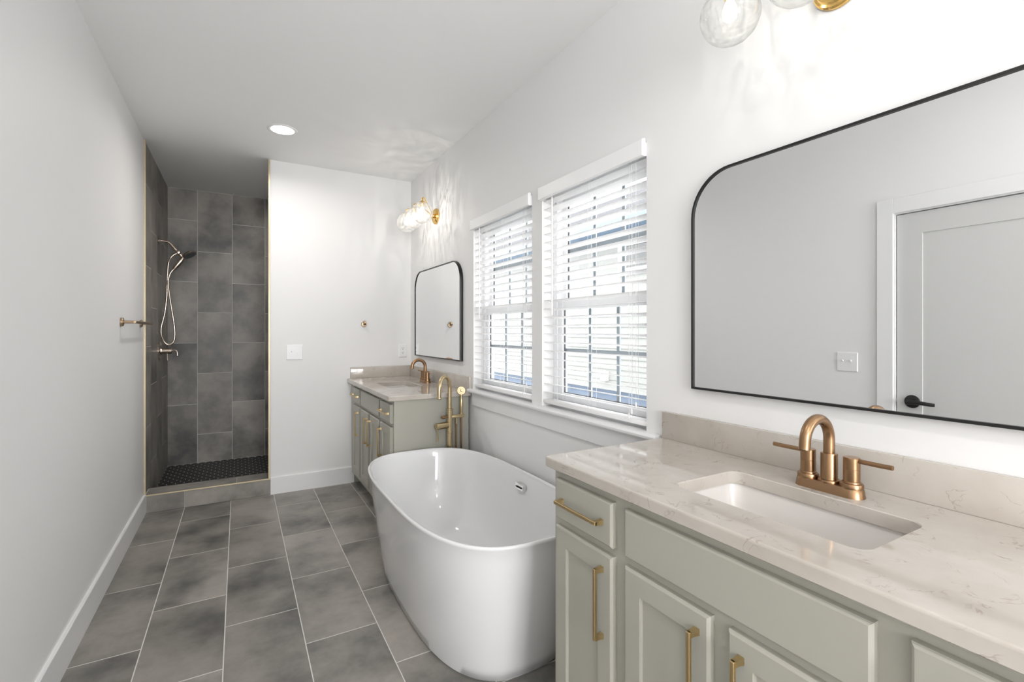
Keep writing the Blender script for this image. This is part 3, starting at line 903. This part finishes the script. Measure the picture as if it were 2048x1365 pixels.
rings += [sup(TX, TY, 0.3895, 0.7705, 3.1, TH - 0.014), sup(TX, TY, 0.3915, 0.7725, 3.1, TH - 0.006), sup(TX, TY, 0.3895, 0.7705, 3.1, TH - 0.001), sup(TX, TY, 0.385, 0.766, 3.1, TH),
          sup(TX, TY, 0.378, 0.759, 3.1, TH - 0.001), sup(TX, TY, 0.374, 0.755, 3.1, TH - 0.005), sup(TX, TY, 0.370, 0.750, 3.1, TH - 0.018)]
for b, a, n, z in ((0.362, 0.738, 3.1, 0.48), (0.350, 0.715, 3.0, 0.38), (0.332, 0.675, 2.9, 0.27), (0.305, 0.615, 2.8, 0.17), (0.27, 0.55, 2.7, 0.115), (0.22, 0.47, 2.6, 0.09), (0.14, 0.33, 2.4, 0.078), (0.05, 0.12, 2.2, 0.072)):
    rings.append(sup(TX, TY, b, a, n, z))
mb.loft(rings)
mb.build('tub_shell', M['acrylic'], tub, angle=70)
# overflow plate on the window side wall
mb = MB()
ox = TX + 0.352
mb.rect_loft(lambda u, v, w: Vector((ox - w - (v - 0.50) * 0.10 * -1, u, v)), TY - 0.042, TY + 0.042, 0.472, 0.503, [(0, -0.02), (0, 0.008), (0.002, 0.010), (0.004, 0.010)])
ov = mb.build('overflow_plate', M['chrome'], tub, smooth=False)
mb = MB(); mb.box(ox - 0.016, ox - 0.0095, TY - 0.028, TY + 0.028, 0.484, 0.490)
mb.build('overflow_slot', M['dark'], ov, smooth=False)
mb = MB(); mb.lathe([(0.034, 0), (0.034, 0.003), (0.028, 0.006), (0.01, 0.008)], (TX, TY, 0.0725), n=32)
mb.build('drain', M['chrome'], tub)

# ------------------------------------------------------------------ tub filler
fxp, fyp = 1.235, 3.012
tf = thing('tub_filler', 'champagne gold floor standing tub filler with hand shower beside the bathtub', 'faucet', (fxp, fyp, 0))
mb = MB(); mb.lathe([(0.035, 0), (0.035, 0.006), (0.026, 0.010)], (fxp, fyp, 0), n=32)
mb.build('floor_flange', M['gold'], tf)
mb = MB(); mb.lathe([(0.0195, 0.008), (0.0195, 0.655), (0.0215, 0.657), (0.0215, 0.662), (0.0195, 0.664), (0.0195, 0.806), (0.024, 0.809), (0.024, 0.817), (0.014, 0.819)], (fxp, fyp, 0), n=28)
mb.build('column', M['gold'], tf)
mb = MB()
dv = Vector((-0.73, -0.68, 0)).normalized(); Rg = 0.079; c0 = Vector((fxp, fyp, 0.960))
pts = [Vector((fxp, fyp, 0.812)), Vector((fxp, fyp, 0.90))] + arc(c0 + dv * Rg, -dv, (0, 0, 1), Rg, 0, 180, 24)
e0 = pts[-1]; pts += [e0 + Vector((0, 0, -0.03)) + dv * 0.001, e0 + Vector((0, 0, -0.045)) + dv * 0.002]
mb.tube(pts, 0.0135, 20)
mb.cyl(pts[-1], pts[-1] + Vector((0, 0, -0.014)), 0.0158, 20, bev=0.002)
mb.build('spout', M['gold'], tf, angle=60)
# mixer body and lever towards the left
mb = MB()
mb.cyl((fxp - 0.012, fyp, 0.708), (fxp - 0.100, fyp - 0.012, 0.708), 0.0215, 24, bev=0.002)
mx_ = mb.build('mixer_body', M['gold'], tf)
mb = MB(); mb.tube([(fxp - 0.088, fyp - 0.011, 0.692), (fxp - 0.088, fyp - 0.011, 0.65), (fxp - 0.088, fyp - 0.011, 0.605)], [0.0052, 0.0048, 0.0055], 12)
mb.build('lever', M['gold'], mx_)
mb = MB(); mb.cyl((fxp - 0.015, fyp, 0.764), (fxp - 0.035, fyp - 0.003, 0.764), 0.006, 12); mb.cyl((fxp - 0.035, fyp - 0.003, 0.764), (fxp - 0.058, fyp - 0.006, 0.764), 0.011, 18, bev=0.002)
mb.build('diverter_knob', M['bronze'], tf)
# cradle bar to the right
mb = MB()
hx = fxp + 0.086; bz = 0.752
mb.box(fxp + 0.012, hx + 0.018, fyp - 0.013, fyp + 0.013, bz, bz + 0.018, bev=0.004, seg=2)
mb.box(fxp + 0.012, hx + 0.018, fyp - 0.015, fyp + 0.015, bz + 0.018, bz + 0.023, bev=0.001)
mb.cyl((fxp + 0.048, fyp - 0.004, bz + 0.002), (fxp + 0.048, fyp - 0.004, bz - 0.042), 0.0085, 16, bev=0.002)
mb.cyl((hx, fyp, bz + 0.023), (hx, fyp, bz + 0.035), 0.0125, 18)
mb.build('cradle', M['gold'], tf)
mb = MB()
mb.lathe([(0.009, 0.778), (0.010, 0.790), (0.0125, 0.810), (0.0135, 0.835), (0.0115, 0.865), (0.0082, 0.888), (0.0092, 0.896), (0.0075, 0.912)], (hx, fyp, 0), n=24)
hs = mb.build('hand_shower', M['gold'], tf, angle=60)
mb = MB()
nd = Vector((-0.42, -0.90, 0.05))
mb.lathe([(0.008, -0.010), (0.022, -0.008), (0.0275, -0.002), (0.0285, 0.004), (0.0265, 0.006), (0.019, 0.006), (0.018, 0.004), (0.009, 0.004), (0.008, 0.007), (0.005, 0.008)], (hx, fyp, 0.934), nd, 32)
mb.build('spray_head', M['gold'], hs, angle=30)
mb = MB()
h1 = smooth_path([(fxp + 0.048, fyp - 0.004, bz - 0.04), (fxp + 0.047, fyp - 0.004, 0.5), (fxp + 0.047, fyp - 0.004, 0.25), (fxp + 0.051, fyp - 0.004, 0.12), (fxp + 0.068, fyp - 0.002, 0.085), (hx - 0.001, fyp, 0.13), (hx, fyp, 0.3), (hx, fyp, 0.55), (hx, fyp, bz + 0.002)], 8)
mb.tube(h1, 0.0062, 10)
mb.build('hose', M['bronze'], tf, angle=60)

# ------------------------------------------------------------------ shower fixtures
k_ = 140 / 682
SY = 5.13
SXW = XL + 0.0045 + 0.0016
sh = thing('handheld_shower', 'brushed nickel hand shower with looping hose on the tiled shower wall', 'shower head', (SXW, SY, 2.125))
mb = MB(); mb.lathe([(0.030, 0), (0.030, 0.003), (0.022, 0.009), (0.010, 0.011)], (SXW, SY, 2.127), (1, 0, 0), 32)
mb.build('wall_flange', M['nickel'], sh)
mb = MB(); mb.tube(smooth_path([(SXW + 0.005, SY, 2.127), (-0.56, SY, 2.127), (-0.53, SY, 2.117), (-0.505, SY, 2.088), (-0.488, SY, 2.066)], 5), 0.0115, 16)
mb.build('arm', M['nickel'], sh, angle=60)
mb = MB()
d1 = Vector((0.063, 0, -0.077)).normalized(); p1 = Vector((-0.492, SY, 2.070))
mb.cyl(p1, p1 + d1 * 0.10, 0.0145, 20, bev=0.002)
mb.lathe([(0.004, -0.030), (0.013, -0.028), (0.019, -0.020), (0.021, 0), (0.019, 0.020), (0.013, 0.028), (0.004, 0.030)], (-0.462, SY, 2.036), (0, 1, 0), 24)
mb.cyl((-0.462, SY, 2.03), (-0.497, SY, 2.015), 0.010, 14, bev=0.001)
mb.build('diverter_bracket', M['nickel'], sh)
mb = MB()
hd = Vector((-0.382, SY, 2.022)); hn = Vector((0.50, -0.22, -0.84)).normalized()
mb.lathe([(0.012, -0.026), (0.036, -0.020), (0.054, -0.010), (0.060, 0.0), (0.060, 0.006), (0.056, 0.009)], hd, hn, 40)
hh = mb.build('spray_head', M['nickel'], sh, angle=50)
mb = MB(); mb.lathe([(0.053, 0.0), (0.052, 0.003)], hd + hn * 0.008, hn, 36)
q = Vector((0, 0, 1)).rotation_difference(hn)
for rr_, cnt in ((0.016, 6), (0.030, 12), (0.043, 18)):
    for j in range(cnt):
        a = 2 * PI * j / cnt
        p = hd + hn * 0.0105 + q @ Vector((rr_ * math.cos(a), rr_ * math.sin(a), 0))
        mb.lathe([(0.0024, 0), (0.0018, 0.003)], p, hn, 8)
mb.build('spray_face', M['gasket'], hh)
mb = MB()
hp = smooth_path([(-0.425, SY, 2.000), (-0.440, SY, 1.972), (-0.470, SY, 1.925), (-0.498, SY, 1.884)], 6)
mb.tube(hp, [0.013 + 0.008 * math.sin(PI * i / (len(hp) - 1)) for i in range(len(hp))], 16)
mb.build('hand_grip', M['nickel'], sh, angle=60)
mb = MB()
hose = smooth_path([(-0.498, SY, 1.884), (-0.522, SY, 1.845), (-0.536, SY, 1.78), (-0.532, SY, 1.70), (-0.515, SY, 1.56), (-0.494, SY, 1.40), (-0.489, SY, 1.30), (-0.500, SY, 1.245), (-0.535, SY, 1.222), (-0.566, SY, 1.25), (-0.586, SY + 0.01, 1.31), (-0.586, SY + 0.012, 1.38), (-0.562, SY + 0.012, 1.50), (-0.548, SY + 0.012, 1.65), (-0.544, SY + 0.012, 1.80), (-0.536, SY + 0.01, 1.93), (-0.518, SY, 1.985), (-0.493, SY, 2.014)], 8)
mb.tube(hose, 0.0078, 12)
mb.build('hose', M['nickel'], sh, angle=60)

sv = thing('shower_valve', 'brushed nickel shower valve with two levers on the tiled shower wall', 'shower valve', (SXW, 5.15, 1.168))
mb = MB(); mb.lathe([(0.082, 0), (0.082, 0.004), (0.076, 0.008), (0.035, 0.010), (0.033, 0.018)], (SXW, 5.15, 1.168), (1, 0, 0), 48)
mb.build('escutcheon', M['nickel'], sv)
mb = MB(); mb.lathe([(0.027, 0.010), (0.027, 0.062), (0.0255, 0.063), (0.0255, 0.066), (0.027, 0.067), (0.027, 0.088), (0.025, 0.091)], (SXW, 5.15, 1.168), (1, 0, 0), 36)
mb.build('body', M['nickel'], sv)
mb = MB(); mb.tube(smooth_path([(SXW + 0.085, 5.15, 1.172), (SXW + 0.112, 5.148, 1.172), (SXW + 0.126, 5.146, 1.158), (SXW + 0.128, 5.144, 1.124)], 6), 0.0062, 14)
mb.build('lever', M['nickel'], sv, angle=60)
mb = MB(); mb.tube([(SXW + 0.055, 5.15, 1.145), (SXW + 0.058, 5.14, 1.11), (SXW + 0.060, 5.135, 1.082)], [0.006, 0.006, 0.0075], 14)
mb.build('volume_lever', M['nickel'], sv, angle=60)

# ------------------------------------------------------------------ towel bar and hook
tb = thing('towel_bar', 'aged bronze towel bar on the white left wall next to the shower', 'towel bar', (XL, 3.92, 1.395))
for y in (3.60, 4.24):
    mb = MB(); mb.lathe([(0.026, 0), (0.026, 0.010), (0.023, 0.014), (0.009, 0.015), (0.008, 0.062)], (XL, y, 1.395), (1, 0, 0), 32)
    mb.build('post', M['antique'], tb)
mb = MB(); mb.cyl((XL + 0.068, 3.59, 1.395), (XL + 0.068, 4.25, 1.395), 0.0085, 18, bev=0.002)
mb.build('bar', M['antique'], tb)
hk = thing('robe_hook', 'small round bronze robe hook on the white far wall', 'hook', (0.977, YF, 1.403))
mb = MB(); mb.lathe([(0.0245, 0), (0.0245, 0.009), (0.0215, 0.013), (0.008, 0.014), (0.007, 0.04)], (0.977, YF, 1.403), (0, -1, 0), 32)
mb.build('base', M['antique'], hk)
mb = MB(); mb.box(0.968, 0.986, YF - 0.046, YF - 0.038, 1.393, 1.434, bev=0.002); mb.lathe([(0.010, 0), (0.010, 0.006), (0.008, 0.008)], (0.977, YF - 0.038, 1.403), (0, -1, 0), 20)
mb.build('peg', M['antique'], hk)

# ------------------------------------------------------------------ wall plates
def plate(name, label, cat, f, u0, u1, v0, v1, toggles, outlets):
    c = f((u0 + u1) / 2, v0, 0)
    root = thing(name, label, cat, tuple(c))
    mb = MB(); mb.rect_loft(f, u0, u1, v0, v1, [(0, 0), (0.0, 0.002), (0.003, 0.0055), (0.006, 0.006)])
    mb.build('cover_plate', M['plastic'], root, smooth=False)
    um, vm = (u0 + u1) / 2, (v0 + v1) / 2
    if toggles:
        for i, s in enumerate(toggles):
            uu = um + (i - (len(toggles) - 1) / 2) * 0.046
            mb = MB(); mb.rect_loft(f, uu - 0.0055, uu + 0.0055, vm - 0.012, vm + 0.012, [(0, 0.005), (0, 0.0066)], slot=1)
            g = lambda u, v, w: f(u, v + s * w * 0.7, w)
            mb.rect_loft(g, uu - 0.004, uu + 0.004, vm - 0.005, vm + 0.005, [(0, 0.006), (0.0006, 0.015), (0.0015, 0.017)])
            mb.build('toggle', [M['plastic'], M['vinyl']], root, smooth=False)
            for dv in (-0.030, 0.030):
                mb = MB(); mb.rect_loft(f, uu - 0.0025, uu + 0.0025, vm + dv - 0.0025, vm + dv + 0.0025, [(0, 0.0055), (0.0008, 0.0072)])
                mb.build('screw', M['vinyl'], root, smooth=False)
    if outlets:
        for dv in (-0.0195, 0.0195):
            mb = MB()
            mb.loft([[f(um + u, vm + dv + v, w) for u, v in rrect(-0.017, 0.017, -0.014, 0.014, 0.012)] for w in (0.005, 0.0075)])
            rc = mb.build('receptacle', M['vinyl'], root, smooth=False)
            mb = MB()
            for du in (-0.0065, 0.0065): mb.rect_loft(f, um + du - 0.0013, um + du + 0.0013, vm + dv - 0.001, vm + dv + 0.009, [(0, 0.007), (0, 0.0079)])
            mb.rect_loft(f, um - 0.0028, um + 0.0028, vm + dv - 0.0105, vm + dv - 0.005, [(0, 0.007), (0, 0.0079)])
            mb.build('slots', M['dark'], rc, smooth=False)
    return root
plate('light_switch', 'white double toggle light switch on the far wall beside the shower', 'light switch', lambda u, v, w: Vector((u, YF - w, v)), 0.343, 0.470, 1.100, 1.226, (1, -1), False)
plate('light_switch', 'white double toggle light switch by the door, seen in the large mirror', 'light switch', lambda u, v, w: Vector((XL + w, u, v)), 1.538, 1.660, 1.083, 1.205, (1, 1), False)
plate('wall_outlet', 'white electrical outlet on the far wall above the corner countertop', 'outlet', lambda u, v, w: Vector((u, YF - w, v)), 1.294, 1.371, 1.098, 1.222, None, True)

# ------------------------------------------------------------------ outside
M['siding'] = mat('pale_lap_siding', (0.235, 0.248, 0.238), 0.7, bump=(30, 0.05, 0.002))
M['foundation'] = mat('blue_grey_foundation', (0.085, 0.12, 0.17), 0.8, var=(3, 0.25))
M['roof'] = mat('dark_roof_shingles', (0.05, 0.055, 0.062), 0.9, var=(14, 0.35))
M['fascia'] = mat('slate_blue_fascia', (0.16, 0.24, 0.34), 0.6, var=(3, 0.1))
M['hwin'] = mat('dark_house_window', (0.08, 0.09, 0.09), 0.15, var=(6, 0.4))
M['housetrim'] = mat('white_house_trim', (0.5, 0.5, 0.5), 0.6, bump=(30, 0.05))
M['ground'] = mat('pale_gravel_ground', (0.42, 0.42, 0.40), 0.95, var=(9, 0.4), bump=(60, 0.5, 0.01))
mb = MB(); mb.box(X2 + 0.02, 30, -12, 30, -0.75, -0.65)
o = mb.build('ground', M['ground'], smooth=False); o['kind'] = 'structure'
HX = 4.6
hs_ = thing('neighbor_house', 'pale sided neighboring house with dark roof seen through both window blinds', 'house', (HX + 2.4, 8, -0.65))
mb = MB()
z = 0.50
while z < 2.6:
    mb.loft([[Vector((HX, y, z)), Vector((HX + 0.016, y, z + 0.15)), Vector((HX + 0.05, y, z + 0.15)), Vector((HX + 0.05, y, z))] for y in (1.5, 15)])
    z += 0.15
mb.box(HX + 0.05, HX + 4.8, 1.5, 15, 0.5, 2.74)
mb.build('walls', M['siding'], hs_, smooth=False)
mb = MB(); mb.box(HX + 0.03, HX + 4.8, 1.52, 14.98, -0.65, 0.5)
mb.build('foundation', M['foundation'], hs_, smooth=False)
mb = MB()
mb.loft([[Vector((HX - 0.35, y, 2.82)), Vector((HX + 2.5, y, 4.33)), Vector((HX + 5.3, y, 2.82)), Vector((HX + 5.3, y, 2.76)), Vector((HX - 0.33, y, 2.76))] for y in (1.2, 15.3)])
mb.build('roof', M['roof'], hs_, smooth=False)
mb = MB(); mb.box(HX - 0.38, HX - 0.33, 1.2, 15.3, 2.68, 2.83); mb.box(HX - 0.33, HX + 0.06, 1.2, 15.3, 2.735, 2.758)
mb.build('eave', M['fascia'], hs_, smooth=False)
for y0, y1, z0, z1 in ((3.9, 4.95, 2.2, 2.5), (12.6, 13.4, 1.5, 2.6),):
    mb = MB(); e = 0.09
    mb.box(HX - 0.03, HX + 0.02, y0 - e, y1 + e, z0 - e, z0); mb.box(HX - 0.03, HX + 0.02, y0 - e, y1 + e, z1, z1 + e)
    mb.box(HX - 0.03, HX + 0.02, y0 - e, y0, z0, z1); mb.box(HX - 0.03, HX + 0.02, y1, y1 + e, z0, z1)
    wn = mb.build('window', M['housetrim'], hs_, smooth=False)
    mb = MB(); mb.box(HX - 0.01, HX + 0.005, y0, y1, z0, z1)
    mb.build('pane', M['hwin'], wn, smooth=False)
mb = MB(); mb.box(HX - 0.07, HX + 0.01, 5.27, 5.37, 0.63, 0.77, bev=0.004)
mb.build('meter_box', M['vinyl'], hs_, smooth=False)
